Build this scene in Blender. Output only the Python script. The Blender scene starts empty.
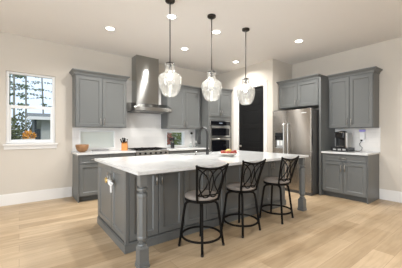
import bpy, bmesh, math, random
from mathutils import Vector, Matrix
random.seed(7)
PI = math.pi
C = bpy.context.scene.collection
S = bpy.context.scene

# ------------------------------------------------------------------ camera, world, light, exposure
cam = bpy.data.cameras.new('camera'); co = bpy.data.objects.new('camera', cam); C.objects.link(co)
cam.sensor_fit = 'HORIZONTAL'; cam.sensor_width = 36; cam.lens = 36 * 239.4034 / 402
cam.shift_y = 0.576 / 402; cam.clip_start = 0.02
co.location = (0, 0, 1.2574); co.rotation_euler = (PI / 2, 0, -math.radians(90 - 52.7759))
S.camera = co
w = bpy.data.worlds.new('sky'); S.world = w; w.use_nodes = True
bg = w.node_tree.nodes['Background']; bg.inputs[0].default_value = (0.72, 0.83, 1.0, 1); bg.inputs[1].default_value = 1.45
S.view_settings.view_transform = 'Standard'; S.view_settings.look = 'None'
S.view_settings.gamma = 1; S.view_settings.use_curve_mapping = False
S.view_settings.exposure = -0.03

def area(name, loc, rot, sx, sy, power, col=(1, 1, 1)):
    l = bpy.data.lights.new(name, 'AREA'); l.shape = 'RECTANGLE'; l.size = sx; l.size_y = sy
    l.energy = power; l.color = col
    o = bpy.data.objects.new(name, l); C.objects.link(o); o.location = loc; o.rotation_euler = rot
    return o
sl = bpy.data.lights.new('sun', 'SUN'); sl.energy = 1.6; sl.angle = math.radians(8); sl.color = (1, .96, .88)
so = bpy.data.objects.new('sun', sl); C.objects.link(so); so.rotation_euler = Vector((0.25, 0.66, -0.72)).to_track_quat('-Z', 'Y').to_euler()
# daylight entering by the tall windows of the living side (left wall) and the patio doors (rear wall)
area('daylight_left', (-3.5, 0.4, 1.5), (0, -PI / 2, 0), 2.3, 4.2, 250, (0.90, 0.955, 1.0))
area('daylight_rear', (1.0, -3.5, 1.4), (PI / 2, 0, 0), 4.5, 2.3, 22, (0.93, 0.97, 1.0))

# ------------------------------------------------------------------ helpers
def link(name, me, m=None, parent=None, smooth=False):
    o = bpy.data.objects.new(name, me); C.objects.link(o)
    if m: me.materials.append(m)
    if parent: o.parent = parent
    if smooth:
        for p in me.polygons: p.use_smooth = True
    return o

class MB:
    def __init__(s): s.bm = bmesh.new()
    def box(s, x0, x1, y0, y1, z0, z1, bev=0):
        bm = s.bm
        v = [bm.verts.new((x, y, z)) for x in (x0, x1) for y in (y0, y1) for z in (z0, z1)]
        fs = [(0, 1, 3, 2), (4, 6, 7, 5), (0, 4, 5, 1), (2, 3, 7, 6), (0, 2, 6, 4), (1, 5, 7, 3)]
        f = [bm.faces.new([v[i] for i in q]) for q in fs]
        if bev:
            es = list({e for q in f for e in q.edges})
            bmesh.ops.bevel(bm, geom=es, offset=bev, segments=2, affect='EDGES', profile=0.5)
        return s
    def lathe(s, prof, n=24, c=(0, 0, 0), rot=0, close=True):
        """prof: list of (r, z); caps ends when r>0."""
        bm = s.bm; rings = []
        for r, z in prof:
            rings.append([bm.verts.new((c[0] + r * math.cos(rot + 2 * PI * k / n), c[1] + r * math.sin(rot + 2 * PI * k / n), c[2] + z)) for k in range(n)])
        for a, b in zip(rings, rings[1:]):
            for k in range(n):
                bm.faces.new((a[k], a[(k + 1) % n], b[(k + 1) % n], b[k]))
        if close:
            bm.faces.new(rings[0][::-1]); bm.faces.new(rings[-1])
        return s
    def tube(s, pts, r, n=8, closed=False, caps=True):
        bm = s.bm; P = [Vector(p) for p in pts]; N = len(P)
        rr = r if isinstance(r, (list, tuple)) else [r] * N
        T = []
        for i in range(N):
            if closed: t = P[(i + 1) % N] - P[i - 1]
            else: t = P[min(i + 1, N - 1)] - P[max(i - 1, 0)]
            T.append(t.normalized())
        u = T[0].orthogonal().normalized(); rings = []
        for i in range(N):
            u = (u - T[i] * u.dot(T[i])).normalized(); v = T[i].cross(u)
            rings.append([bm.verts.new(P[i] + (u * math.cos(2 * PI * k / n) + v * math.sin(2 * PI * k / n)) * rr[i]) for k in range(n)])
        pr = list(zip(rings, rings[1:])) + ([(rings[-1], rings[0])] if closed else [])
        for a, b in pr:
            off = 0
            if closed and a is rings[-1]:
                off = min(range(n), key=lambda q: (b[q].co - a[0].co).length)
            for k in range(n):
                bm.faces.new((a[k], a[(k + 1) % n], b[(k + 1 + off) % n], b[(k + off) % n]))
        if caps and not closed:
            bm.faces.new(rings[0][::-1]); bm.faces.new(rings[-1])
        return s
    def cyl(s, a, b, r, n=16): return s.tube([a, b], r, n)
    def prism(s, poly, fn, t0, t1):
        """poly of (a,b), fn(a,b,t)->xyz"""
        bm = s.bm
        A = [bm.verts.new(fn(a, b, t0)) for a, b in poly]; B = [bm.verts.new(fn(a, b, t1)) for a, b in poly]
        n = len(poly)
        for k in range(n): bm.faces.new((A[k], A[(k + 1) % n], B[(k + 1) % n], B[k]))
        bm.faces.new(A[::-1]); bm.faces.new(B)
        return s
    def ball(s, c, r, sc=(1, 1, 1), n=12):
        m = Matrix.Translation(c) @ Matrix.Diagonal((sc[0] * r, sc[1] * r, sc[2] * r, 1))
        bmesh.ops.create_uvsphere(s.bm, u_segments=n, v_segments=max(6, n // 2 + 1), radius=1, matrix=m); return s
    def panel(s, x0, x1, z0, z1, yf, t=0.02, st=0.058, dp=0.013, sl=0.011):
        """framed door / drawer front with a recessed flat panel; front face at y=yf looking to -y"""
        bm = s.bm
        def ring(i, y): return [bm.verts.new(p) for p in ((x0 + i, y, z0 + i), (x1 - i, y, z0 + i), (x1 - i, y, z1 - i), (x0 + i, y, z1 - i))]
        R = [ring(0, yf + t), ring(0, yf + 0.002), ring(0.002, yf), ring(st, yf), ring(st + sl, yf + dp)]
        for a, b in zip(R, R[1:]):
            for k in range(4): bm.faces.new((a[k], a[(k + 1) % 4], b[(k + 1) % 4], b[k]))
        bm.faces.new(R[0][::-1]); bm.faces.new(R[-1])
        return s
    def build(s, name, m, parent=None, smooth=False, bevel=0):
        bmesh.ops.recalc_face_normals(s.bm, faces=s.bm.faces)
        me = bpy.data.meshes.new(name); s.bm.to_mesh(me); s.bm.free()
        o = link(name, me, m, parent, smooth)
        if bevel:
            b = o.modifiers.new('bevel', 'BEVEL'); b.width = bevel; b.segments = 2; b.limit_method = 'ANGLE'
        return o

def tag(o, label=None, cat=None, group=None, kind=None):
    if label: o['label'] = label
    if cat: o['category'] = cat
    if group: o['group'] = group
    if kind: o['kind'] = kind
    return o
def thing(name, label, cat, loc=(0, 0, 0), rz=0, group=None):
    o = bpy.data.objects.new(name, None); C.objects.link(o); o.empty_display_size = 0.1
    o.location = loc; o.rotation_euler = (0, 0, rz)
    return tag(o, label, cat, group)
def structure(o): o['kind'] = 'structure'; return o
def sroot(name, loc=(0, 0, 0)):
    o = bpy.data.objects.new(name, None); C.objects.link(o); o.location = loc; o['kind'] = 'structure'; return o
def copy_tree(o, parent=None):
    c = o.copy(); C.objects.link(c)
    if parent: c.parent = parent; c.matrix_parent_inverse = o.matrix_parent_inverse.copy()
    for ch in list(o.children): copy_tree(ch, c)
    return c

# ------------------------------------------------------------------ materials
def mat(name, col, rough=0.5, metal=0.0, spec=0.5, noise=0.0, nscale=8, bump=0.0, bscale=60, **kw):
    m = bpy.data.materials.new(name); m.use_nodes = True; nt = m.node_tree; N = nt.nodes; L = nt.links
    b = N['Principled BSDF']
    b.inputs['Base Color'].default_value = (*col, 1); b.inputs['Roughness'].default_value = rough
    b.inputs['Metallic'].default_value = metal; b.inputs['Specular IOR Level'].default_value = spec
    for k, v in kw.items(): b.inputs[k].default_value = v
    tc = N.new('ShaderNodeTexCoord')
    if noise:
        t = N.new('ShaderNodeTexNoise'); t.inputs['Scale'].default_value = nscale; t.inputs['Detail'].default_value = 3
        L.new(tc.outputs['Object'], t.inputs['Vector'])
        mx = N.new('ShaderNodeMixRGB'); mx.inputs[1].default_value = (*[c * (1 - noise) for c in col], 1); mx.inputs[2].default_value = (*[min(1, c * (1 + noise)) for c in col], 1)
        L.new(t.outputs['Fac'], mx.inputs[0]); L.new(mx.outputs[0], b.inputs['Base Color'])
    if bump:
        t = N.new('ShaderNodeTexNoise'); t.inputs['Scale'].default_value = bscale
        L.new(tc.outputs['Object'], t.inputs['Vector'])
        bp = N.new('ShaderNodeBump'); bp.inputs['Strength'].default_value = bump; bp.inputs['Distance'].default_value = 0.004
        L.new(t.outputs['Fac'], bp.inputs['Height']); L.new(bp.outputs[0], b.inputs['Normal'])
    return m

M = {}
M['wall'] = mat('wall_paint', (0.62, 0.57, 0.50), 0.85, noise=0.015, nscale=3, spec=0.2)
M['ceiling'] = mat('ceiling_paint', (0.80, 0.77, 0.735), 0.9, noise=0.01, nscale=3, spec=0.2)
M['trim'] = mat('white_trim_paint', (0.80, 0.78, 0.75), 0.45, noise=0.01)
M['cab'] = mat('grey_cabinet_paint', (0.134, 0.138, 0.134), 0.36, noise=0.03, nscale=5)
M['cab_dark'] = mat('dark_toe_board', (0.075, 0.075, 0.07), 0.6, noise=0.05)
M['nickel'] = mat('dark_nickel', (0.40, 0.385, 0.36), 0.28, 1.0, noise=0.04)
M['black'] = mat('black_metal', (0.007, 0.006, 0.005), 0.6, 0.0, spec=0.12, noise=0.1)
M['black_plastic'] = mat('black_plastic', (0.014, 0.014, 0.015), 0.25, noise=0.1)
M['black_glass'] = mat('black_oven_glass', (0.006, 0.006, 0.008), 0.06, noise=0.1)
M['door'] = mat('black_door_paint', (0.007, 0.007, 0.007), 0.5, spec=0.25, noise=0.05)
M['white_plastic'] = mat('white_plastic', (0.85, 0.85, 0.84), 0.35, noise=0.01)
M['grey_plastic'] = mat('grey_plastic', (0.38, 0.38, 0.37), 0.4, noise=0.03)
M['ceramic'] = mat('cream_ceramic', (0.74, 0.69, 0.62), 0.25, noise=0.02)
M['gunmetal'] = mat('gunmetal_faucet', (0.028, 0.028, 0.028), 0.4, 0.3, noise=0.03)
M['bronze'] = mat('pendant_bronze', (0.035, 0.028, 0.022), 0.4, 0.7, noise=0.05)
M['rod'] = mat('pendant_rod_grey', (0.11, 0.097, 0.088), 0.4, 0.6, noise=0.05)
M['fabric'] = mat('taupe_seat_fabric', (0.26, 0.23, 0.205), 0.9, noise=0.12, nscale=30, bump=0.4, bscale=120)
M['tray'] = mat('grey_tray', (0.22, 0.22, 0.22), 0.4, noise=0.03)
M['lavender'] = mat('lavender_plastic', (0.42, 0.38, 0.85), 0.4, noise=0.02)
M['gold'] = mat('brass', (0.75, 0.55, 0.22), 0.3, 0.9, noise=0.03)
M['sidefr'] = mat('fridge_side_grey', (0.12, 0.12, 0.118), 0.45, 0.3, noise=0.03)

def steel(name, col=(0.34, 0.34, 0.33), rough=0.2, ax='z', aniso=1.0):
    m = mat(name, col, rough, 1.0); nt = m.node_tree; N = nt.nodes; L = nt.links; b = N['Principled BSDF']
    tc = N.new('ShaderNodeTexCoord'); mp = N.new('ShaderNodeMapping')
    mp.inputs['Scale'].default_value = {'z': (220, 220, 2), 'h': (2, 2, 260)}[ax]
    t = N.new('ShaderNodeTexNoise'); t.inputs['Scale'].default_value = 1.0; t.inputs['Detail'].default_value = 2
    L.new(tc.outputs['Object'], mp.inputs[0]); L.new(mp.outputs[0], t.inputs['Vector'])
    mr = N.new('ShaderNodeMapRange'); mr.inputs[3].default_value = rough; mr.inputs[4].default_value = rough * 1.001
    L.new(t.outputs['Fac'], mr.inputs[0]); L.new(mr.outputs[0], b.inputs['Roughness'])
    b.inputs['Anisotropic'].default_value = aniso; b.inputs['Anisotropic Rotation'].default_value = 0.25
    tg = N.new('ShaderNodeTangent'); tg.direction_type = 'RADIAL'; tg.axis = 'Z'
    L.new(tg.outputs[0], b.inputs['Tangent'])
    return m
M['steel'] = steel('brushed_stainless', ax='h')
M['steel_light'] = steel('satin_stainless', (0.55, 0.54, 0.52), 0.3, 'h', 0.6)
M['steel_fr'] = steel('fridge_stainless', (0.42, 0.385, 0.345), 0.24, 'h')

def quartz():
    m = mat('white_quartz', (0.80, 0.80, 0.79), 0.12); nt = m.node_tree; N = nt.nodes; L = nt.links; b = N['Principled BSDF']
    tc = N.new('ShaderNodeTexCoord')
    n1 = N.new('ShaderNodeTexNoise'); n1.inputs['Scale'].default_value = 1.6; n1.inputs['Detail'].default_value = 6; n1.inputs['Distortion'].default_value = 1.6
    L.new(tc.outputs['Object'], n1.inputs['Vector'])
    r = N.new('ShaderNodeValToRGB'); e = r.color_ramp.elements
    e[0].position = 0.46; e[0].color = (0.66, 0.665, 0.66, 1); e[1].position = 0.54; e[1].color = (0.66, 0.665, 0.66, 1)
    k = r.color_ramp.elements.new(0.5); k.color = (0.62, 0.62, 0.615, 1)
    L.new(n1.outputs['Fac'], r.inputs[0]); L.new(r.outputs[0], b.inputs['Base Color'])
    return m
M['quartz'] = quartz()

def tile(name, axis, tw, th):
    m = mat(name, (0.80, 0.785, 0.76), 0.22); nt = m.node_tree; N = nt.nodes; L = nt.links; b = N['Principled BSDF']
    tc = N.new('ShaderNodeTexCoord'); sp = N.new('ShaderNodeSeparateXYZ'); cb = N.new('ShaderNodeCombineXYZ')
    L.new(tc.outputs['Object'], sp.inputs[0]); L.new(sp.outputs[axis], cb.inputs[0]); L.new(sp.outputs[2], cb.inputs[1])
    br = N.new('ShaderNodeTexBrick'); br.inputs['Scale'].default_value = 1
    br.inputs['Brick Width'].default_value = tw; br.inputs['Row Height'].default_value = th; br.inputs['Mortar Size'].default_value = 0.003
    br.inputs['Color1'].default_value = (0.82, 0.80, 0.77, 1); br.inputs['Color2'].default_value = (0.77, 0.755, 0.73, 1); br.inputs['Mortar'].default_value = (0.755, 0.74, 0.715, 1)
    L.new(cb.outputs[0], br.inputs['Vector']); L.new(br.outputs['Color'], b.inputs['Base Color'])
    bp = N.new('ShaderNodeBump'); bp.invert = True; bp.inputs['Distance'].default_value = 0.002; bp.inputs['Strength'].default_value = 0.25
    L.new(br.outputs['Fac'], bp.inputs['Height']); L.new(bp.outputs[0], b.inputs['Normal'])
    return m
M['tile_back'] = tile('white_tile_back', 0, 0.60, 0.15)
M['tile_right'] = tile('white_tile_right', 1, 0.30, 0.10)

def floor_mat():
    m = mat('oak_planks', (0.5, 0.38, 0.26), 0.36, spec=0.35); nt = m.node_tree; N = nt.nodes; L = nt.links; b = N['Principled BSDF']
    tc = N.new('ShaderNodeTexCoord')
    br = N.new('ShaderNodeTexBrick'); br.offset = 0.37; br.inputs['Scale'].default_value = 1
    br.inputs['Brick Width'].default_value = 1.9; br.inputs['Row Height'].default_value = 0.19; br.inputs['Mortar Size'].default_value = 0.0016; br.inputs['Bias'].default_value = 0.0
    br.inputs['Color1'].default_value = (0.57, 0.435, 0.285, 1); br.inputs['Color2'].default_value = (0.40, 0.29, 0.175, 1); br.inputs['Mortar'].default_value = (0.32, 0.22, 0.14, 1)
    L.new(tc.outputs['Object'], br.inputs['Vector'])
    mp = N.new('ShaderNodeMapping'); mp.inputs['Scale'].default_value = (1.2, 14, 1)
    L.new(tc.outputs['Object'], mp.inputs[0])
    n = N.new('ShaderNodeTexNoise'); n.inputs['Scale'].default_value = 1.4; n.inputs['Detail'].default_value = 5; n.inputs['Distortion'].default_value = 0.8
    L.new(mp.outputs[0], n.inputs['Vector'])
    r = N.new('ShaderNodeValToRGB'); e = r.color_ramp.elements
    e[0].position = 0.3; e[0].color = (0.78, 0.75, 0.71, 1); e[1].position = 0.65; e[1].color = (1.05, 1.05, 1.05, 1)
    L.new(n.outputs['Fac'], r.inputs[0])
    mx = N.new('ShaderNodeMixRGB'); mx.blend_type = 'MULTIPLY'; mx.inputs[0].default_value = 0.8
    L.new(br.outputs['Color'], mx.inputs[1]); L.new(r.outputs[0], mx.inputs[2])
    n2 = N.new('ShaderNodeTexNoise'); n2.inputs['Scale'].default_value = 2.2; n2.inputs['Detail'].default_value = 2
    L.new(tc.outputs['Object'], n2.inputs['Vector'])
    r2 = N.new('ShaderNodeValToRGB'); e = r2.color_ramp.elements
    e[0].position = 0.33; e[0].color = (0.86, 0.82, 0.77, 1); e[1].position = 0.5; e[1].color = (1, 1, 1, 1)
    L.new(n2.outputs['Fac'], r2.inputs[0])
    m2 = N.new('ShaderNodeMixRGB'); m2.blend_type = 'MULTIPLY'; m2.inputs[0].default_value = 0.7
    L.new(mx.outputs[0], m2.inputs[1]); L.new(r2.outputs[0], m2.inputs[2]); L.new(m2.outputs[0], b.inputs['Base Color'])
    return m
M['floor'] = floor_mat()

def clear_glass(name, tint=(1, 1, 1), f=0.12, rough=0.02, white=0.0):
    m = bpy.data.materials.new(name); m.use_nodes = True; nt = m.node_tree; N = nt.nodes; L = nt.links; N.clear()
    o = N.new('ShaderNodeOutputMaterial'); t = N.new('ShaderNodeBsdfTransparent'); t.inputs[0].default_value = (*tint, 1)
    g = N.new('ShaderNodeBsdfGlossy'); g.inputs['Roughness'].default_value = rough
    lw = N.new('ShaderNodeLayerWeight'); lw.inputs[0].default_value = f
    mx = N.new('ShaderNodeMixShader'); L.new(lw.outputs['Facing' if white else 'Fresnel'], mx.inputs[0]); L.new(t.outputs[0], mx.inputs[1]); L.new(g.outputs[0], mx.inputs[2])
    last = mx
    if white:
        d = N.new('ShaderNodeBsdfTranslucent'); d.inputs[0].default_value = (0.95, 0.95, 0.93, 1)
        d2 = N.new('ShaderNodeBsdfDiffuse'); d2.inputs[0].default_value = (0.95, 0.95, 0.93, 1)
        a = N.new('ShaderNodeMixShader'); a.inputs[0].default_value = 0.5; L.new(d.outputs[0], a.inputs[1]); L.new(d2.outputs[0], a.inputs[2])
        tc = N.new('ShaderNodeTexCoord'); n = N.new('ShaderNodeTexNoise'); n.inputs['Scale'].default_value = 40; L.new(tc.outputs['Object'], n.inputs['Vector'])
        mr = N.new('ShaderNodeMapRange'); mr.inputs[1].default_value = 0.35; mr.inputs[2].default_value = 0.7; mr.inputs[3].default_value = white * 0.6; mr.inputs[4].default_value = white * 1.6
        L.new(n.outputs['Fac'], mr.inputs[0])
        m3 = N.new('ShaderNodeMixShader'); L.new(mr.outputs[0], m3.inputs[0]); L.new(mx.outputs[0], m3.inputs[1]); L.new(a.outputs[0], m3.inputs[2]); last = m3
    L.new(last.outputs[0], o.inputs[0]); return m
M['pane'] = clear_glass('window_glass', (0.97, 0.985, 0.98))
M['seeded'] = clear_glass('pendant_glass', (0.98, 0.98, 0.97), 0.25, 0.05, 0.12)
M['bottle_glass'] = clear_glass('bottle_glass', (0.9, 0.93, 0.92), 0.35, 0.05, 0.08)

def frosted():
    m = bpy.data.materials.new('obscured_glass'); m.use_nodes = True; nt = m.node_tree; N = nt.nodes; L = nt.links; N.clear()
    o = N.new('ShaderNodeOutputMaterial'); t = N.new('ShaderNodeBsdfDiffuse'); t.inputs[0].default_value = (0.80, 0.86, 0.84, 1)
    d = N.new('ShaderNodeBsdfTranslucent'); d.inputs[0].default_value = (0.98, 0.92, 0.84, 1)
    mx = N.new('ShaderNodeMixShader'); mx.inputs[0].default_value = 0.6
    L.new(t.outputs[0], mx.inputs[1]); L.new(d.outputs[0], mx.inputs[2]); L.new(mx.outputs[0], o.inputs[0]); return m
M['frosted'] = frosted()

def emit(name, col, s):
    m = bpy.data.materials.new(name); m.use_nodes = True; nt = m.node_tree; nt.nodes.clear()
    o = nt.nodes.new('ShaderNodeOutputMaterial'); e = nt.nodes.new('ShaderNodeEmission'); e.inputs[0].default_value = (*col, 1); e.inputs[1].default_value = s
    nt.links.new(e.outputs[0], o.inputs[0]); return m
M['lens'] = emit('downlight_lens', (1, 0.95, 0.86), 14)
M['bulb'] = emit('bulb_glow', (1, 0.93, 0.82), 11)

# ------------------------------------------------------------------ setting
YA, XB, XP, YP, H = 5.463, 5.614, 4.793, 3.4975, 3.06
XL, YR = -3.6, -3.6
structure(MB().box(XL - 0.2, XB + 0.2, YR - 0.2, YA + 0.16, -0.1, 0).build('floor', M['floor']))
structure(MB().box(XL - 0.2, XB + 0.2, YR - 0.2, YA + 0.16, H, H + 0.12).build('ceiling', M['ceiling']))
def wall_with_holes(mb, u0, u1, z0, z1, holes, put):
    us = sorted({u0, u1, *[h[0] for h in holes], *[h[1] for h in holes]})
    for a, b in zip(us, us[1:]):
        hs = sorted([h for h in holes if h[0] <= a + 1e-6 and h[1] >= b - 1e-6], key=lambda h: h[2])
        z = z0
        for h in hs:
            if h[2] > z: put(mb, a, b, z, h[2])
            z = h[3]
        if z < z1: put(mb, a, b, z, z1)
    return mb
W1 = (-0.19, 0.565, 1.09, 2.395); W2 = (0.985, 1.725, 0.945, 1.345); W3 = (3.01, 3.595, 0.945, 1.345)
structure(wall_with_holes(MB(), XL - 0.2, XB + 0.2, 0, H, [W1, W2, W3], lambda m, a, b, z0, z1: m.box(a, b, YA, YA + 0.16, z0, z1)).build('wall_back', M['wall']))
structure(MB().box(XB, XB + 0.16, YR, YA, 0, H).build('wall_right', M['wall']))
pm = MB().box(XP, XB, YP, YP + 0.1, 0, H)
wall_with_holes(pm, YP + 0.1, YA, 0, H, [(3.75, 4.63, 0, 2.48)], lambda m, a, b, z0, z1: m.box(XP, XP + 0.1, a, b, z0, z1))
structure(pm.build('wall_pantry', M['wall']))
structure(wall_with_holes(MB(), YR, YA, 0, H, [(-1.7, 2.5, 0.35, 2.65)], lambda m, a, b, z0, z1: m.box(XL - 0.16, XL, a, b, z0, z1)).build('wall_left', M['wall']))
structure(wall_with_holes(MB(), XL, XB, 0, H, [(-1.25, 3.25, 0.25, 2.55)], lambda m, a, b, z0, z1: m.box(a, b, YR - 0.16, YR, z0, z1)).build('wall_rear', M['wall']))
bb = MB().box(XL, 0.85, YA - 0.016, YA, 0, 0.19).box(XL, 0.85, YA - 0.011, YA, 0.19, 0.202)
structure(bb.build('baseboard_back', M['trim'], bevel=0.003))
bb = MB().box(XB - 0.016, XB, YR, 1.615, 0, 0.19).box(XB - 0.011, XB, YR, 1.615, 0.19, 0.202)
structure(bb.build('baseboard_right', M['trim'], bevel=0.003))

# tiled splashback behind the worktops
structure(wall_with_holes(MB(), 0.86, 3.95, 0.914, 1.43, [W2, W3], lambda m, a, b, z0, z1: m.box(a, b, YA - 0.008, YA, z0, z1)).box(1.875, 2.87, YA - 0.008, YA, 1.43, 2.52).build('wall_tile_back', M['tile_back']))
structure(MB().box(XB - 0.008, XB, 1.60, 2.44, 0.914, 1.41).build('wall_tile_right', M['tile_right']))

# window 1: tall hung window with sill and apron
wr = sroot('window_1', (0.19, YA, 1.09))
def wb(x0, x1, y0, y1, z0, z1): return (x0 - 0.19, x1 - 0.19, y0, y1, z0 - 1.09, z1 - 1.09)
x0, x1, z0, z1 = W1
mb = MB()
for b in ((x0, x0 + 0.045, .03, .13, z0, z1), (x1 - 0.045, x1, .05, .13, z0, z1), (x0 + .045, x1 - .045, .05, .13, z1 - 0.035, z1), (x0 + .045, x1 - .045, .05, .13, z0, z0 + 0.03)): mb.box(*wb(*b))
mb.build('window_frame', M['white_plastic'], wr)
zm = 1.78
mb = MB()
for b in ((x0 + .045, x0 + .075, .06, .09, z0 + .07, zm - .04), (x1 - .075, x1 - .045, .06, .09, z0 + .07, zm - .04), (x0 + .045, x1 - .045, .06, .09, zm - .04, zm + .015), (x0 + .045, x1 - .045, .06, .09, z0 + .03, z0 + .07)): mb.box(*wb(*b))
mb.build('lower_sash', M['white_plastic'], wr)
MB().box(*wb(x0 + .04, x1 - .04, .10, .104, zm, z1 - .03)).build('upper_pane', M['pane'], wr)
MB().box(*wb(x0 + .06, x1 - .06, .073, .077, z0 + .06, zm - .03)).build('lower_pane', M['pane'], wr)
MB().box(*wb(x0 - .04, x1 + .04, -.05, .05, z0 - .03, z0)).build('window_sill', M['trim'], wr, bevel=0.004)
MB().box(*wb(x0 - .025, x1 + .025, -.016, 0, z0 - .10, z0 - .03)).build('apron', M['trim'], wr, bevel=0.003)
def slim_window(n, Wn, pane):
    x0, x1, z0, z1 = Wn; r = sroot('window_%d' % n, ((x0 + x1) / 2, YA, z0)); cx = (x0 + x1) / 2
    mb = MB()
    for b in ((x0, x0 + .03, -.012, .12, z0, z1), (x1 - .03, x1, -.012, .12, z0, z1), (x0 + .03, x1 - .03, -.012, .12, z0, z0 + .03), (x0 + .03, x1 - .03, -.012, .12, z1 - .03, z1)):
        mb.box(b[0] - cx, b[1] - cx, b[2], b[3], b[4] - z0, b[5] - z0)
    mb.build('window_frame', M['white_plastic'], r, bevel=0.003)
    MB().box(x0 + .03 - cx, x1 - .03 - cx, .07, .074, .03, z1 - z0 - .03).build('pane', pane, r)
slim_window(2, W2, M['frosted']); slim_window(3, W3, M['pane'])

# pantry door and casing
cs = MB()
for b in ((3.655, 3.75, 0, 2.58), (4.63, 4.725 + 0.06, 0, 2.58), (3.75, 4.63, 2.48, 2.58)): cs.box(XP - 0.018, XP, b[0], b[1], b[2], b[3])
structure(cs.build('trim_1', M['trim'], bevel=0.004))
structure(MB().box(XP, XP + .1, 3.75, 3.765, 0, 2.48).box(XP, XP + .1, 4.615, 4.63, 0, 2.48).box(XP, XP + .1, 3.765, 4.615, 2.465, 2.48).build('trim_2', M['trim']))
dr = sroot('door_1', (XP + 0.03, 4.19, 0.008)); dr.rotation_euler = (0, 0, -PI / 2)
# local x -> -Y, local -y -> -X
mb = MB(); hw = 0.423; mb.box(-hw, hw, 0.008, 0.035, 0, 2.455)
st = 0.11; zs = [0.0, 0.12]; ph = (2.455 - 0.12 - 0.11 - 4 * 0.10) / 5
mb.box(-hw, -hw + st, -0.002, 0.008, 0, 2.455).box(hw - st, hw, -0.002, 0.008, 0, 2.455)
z = 0.0
mb.box(-hw + st, hw - st, -0.002, 0.008, 0, 0.12); z = 0.12
for k in range(5):
    mb.box(-hw + st + .03, hw - st - .03, 0.001, 0.008, z + .03, z + ph - .03)
    z += ph
    mb.box(-hw + st, hw - st, -0.002, 0.008, z, z + (0.10 if k < 4 else 0.11)); z += 0.10
mb.build('door_leaf', M['door'], dr, bevel=0.002)
hb = MB().lathe([(0.030, 0), (0.030, 0.006), (0.012, 0.010), (0.012, 0.035), (0.024, 0.040), (0.029, 0.052), (0.024, 0.064), (0.01, 0.068)], 16)
o = hb.build('door_knob', M['nickel'], dr, smooth=True); o.rotation_euler = (PI / 2, 0, 0); o.location = (-hw + .065, -0.002, 0.94)

# ------------------------------------------------------------------ outside
grass = mat('lawn', (0.16, 0.20, 0.09), 0.9, noise=0.3, nscale=3)
structure(MB().box(-30, 40, YA + 0.16, 60, -0.9, -0.6).build('ground_outside', grass))
M['siding'] = mat('grey_siding', (0.48, 0.48, 0.45), 0.7, noise=0.04)
M['siding_dark'] = mat('dark_siding', (0.13, 0.14, 0.15), 0.7, noise=0.04)
M['roof'] = mat('grey_shingles', (0.17, 0.175, 0.17), 0.9, noise=0.2, nscale=14)
M['bark'] = mat('bark', (0.30, 0.28, 0.24), 0.9, noise=0.3, nscale=10)
def leaf_mat(n, c):
    m = mat(n, c, 0.7, noise=0.35, nscale=2.5); return m
M['pine'] = leaf_mat('pine_needles', (0.11, 0.15, 0.075)); M['hedge'] = leaf_mat('dark_green_leaves', (0.11, 0.125, 0.05))
M['orange'] = leaf_mat('orange_leaves', (0.75, 0.33, 0.04)); M['green'] = leaf_mat('bright_green_leaves', (0.13, 0.17, 0.035)); M['red'] = leaf_mat('red_leaves', (0.30, 0.07, 0.04))
nb = thing('neighbour_house', 'grey sided house with low grey shingle roof seen through the tall window', 'house', (0.5, 12.0, -0.6))
MB().box(0.24, 9, 0.02, 3, 0, 2.56).build('wall', M['siding'], nb)
MB().box(0.02, 0.24, 0.45, 3, 0, 2.56).build('side_wall', M['siding_dark'], nb)
MB().prism([(-0.35, 2.50), (-0.35, 2.58), (3.2, 2.98), (3.2, 2.90)], lambda a, b, t: (t, a, b), -0.22, 9.3).build('roof', M['roof'], nb)
MB().box(-0.22, 9.3, -0.38, -0.35, 2.46, 2.585).box(-0.25, -0.22, -0.38, 3.1, 2.46, 2.56).build('fascia', M['trim'], nb)
MB().prism([(2.9, 0), (2.9, 2.82), (0.1, 2.5), (0.1, 2.4)], lambda a, b, t: (t, a, b), 0.1, 9).build('gable', M['siding'], nb)
fn = thing('garden_fence', 'dark fence with white capping rail below the orange bush', 'fence', (-0.6, 10.6, -0.6))
MB().box(-3.0, 1.05, 0, 0.05, 0, 1.55).build('boards', M['siding_dark'], fn)
mbf = MB(); mbf.prism([(-3.0, 1.45), (-3.0, 1.51), (1.06, 1.71), (1.06, 1.65)], lambda a, b, t: (a, t, b), -0.03, 0.08)
mbf.build('capping_rail', M['trim'], fn)
def leaves(mb, c, rad, n, size):
    bm = mb.bm
    for _ in range(n):
        while True:
            p = Vector((random.uniform(-1, 1), random.uniform(-1, 1), random.uniform(-1, 1)))
            if p.length < 1: break
        p = Vector(c) + Vector((p.x * rad[0], p.y * rad[1], p.z * rad[2]))
        u = Vector((random.gauss(0, 1), random.gauss(0, 1), random.gauss(0, 1))).normalized(); v = u.orthogonal().normalized()
        s_ = size * random.uniform(.6, 1.4)
        q = [bm.verts.new(p + u * s_), bm.verts.new(p + v * s_ * .5), bm.verts.new(p - u * s_), bm.verts.new(p - v * s_ * .5)]
        bm.faces.new(q)
def pine(x, y, h, lean, zb, label):
    r = thing('pine_tree', label, 'tree', (x, y, -0.6), 0, 'pine trees outside the tall window')
    MB().tube([(0, 0, 0), (lean * .5, 0, h * .5), (lean, 0, h)], [0.065, 0.05, 0.02], 8).build('trunk', M['bark'], r)
    f = MB(); z = zb
    while z < h:
        for a in (random.uniform(0, 6.28), random.uniform(0, 6.28), random.uniform(0, 6.28)):
            L_ = random.uniform(.7, 1.3) * (1.2 - .5 * z / h)
            xx = lean * z / h
            for k in range(4):
                t = (k + 1) / 4
                leaves(f, (xx + math.cos(a) * L_ * t, math.sin(a) * L_ * t, z - .12 * t), (.22, .22, .04), 5, .085)
        z += random.uniform(.40, .70)
    f.build('needles', M['pine'], r)
pine(-0.223, 16.6, 9, 0.0, 3.6, 'pine tree nearest the edge of the tall window, thick with needles')
pine(0.358, 19.4, 10, 0.0, 3.9, 'slim straight pine tree in the middle of the upper window pane')
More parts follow.
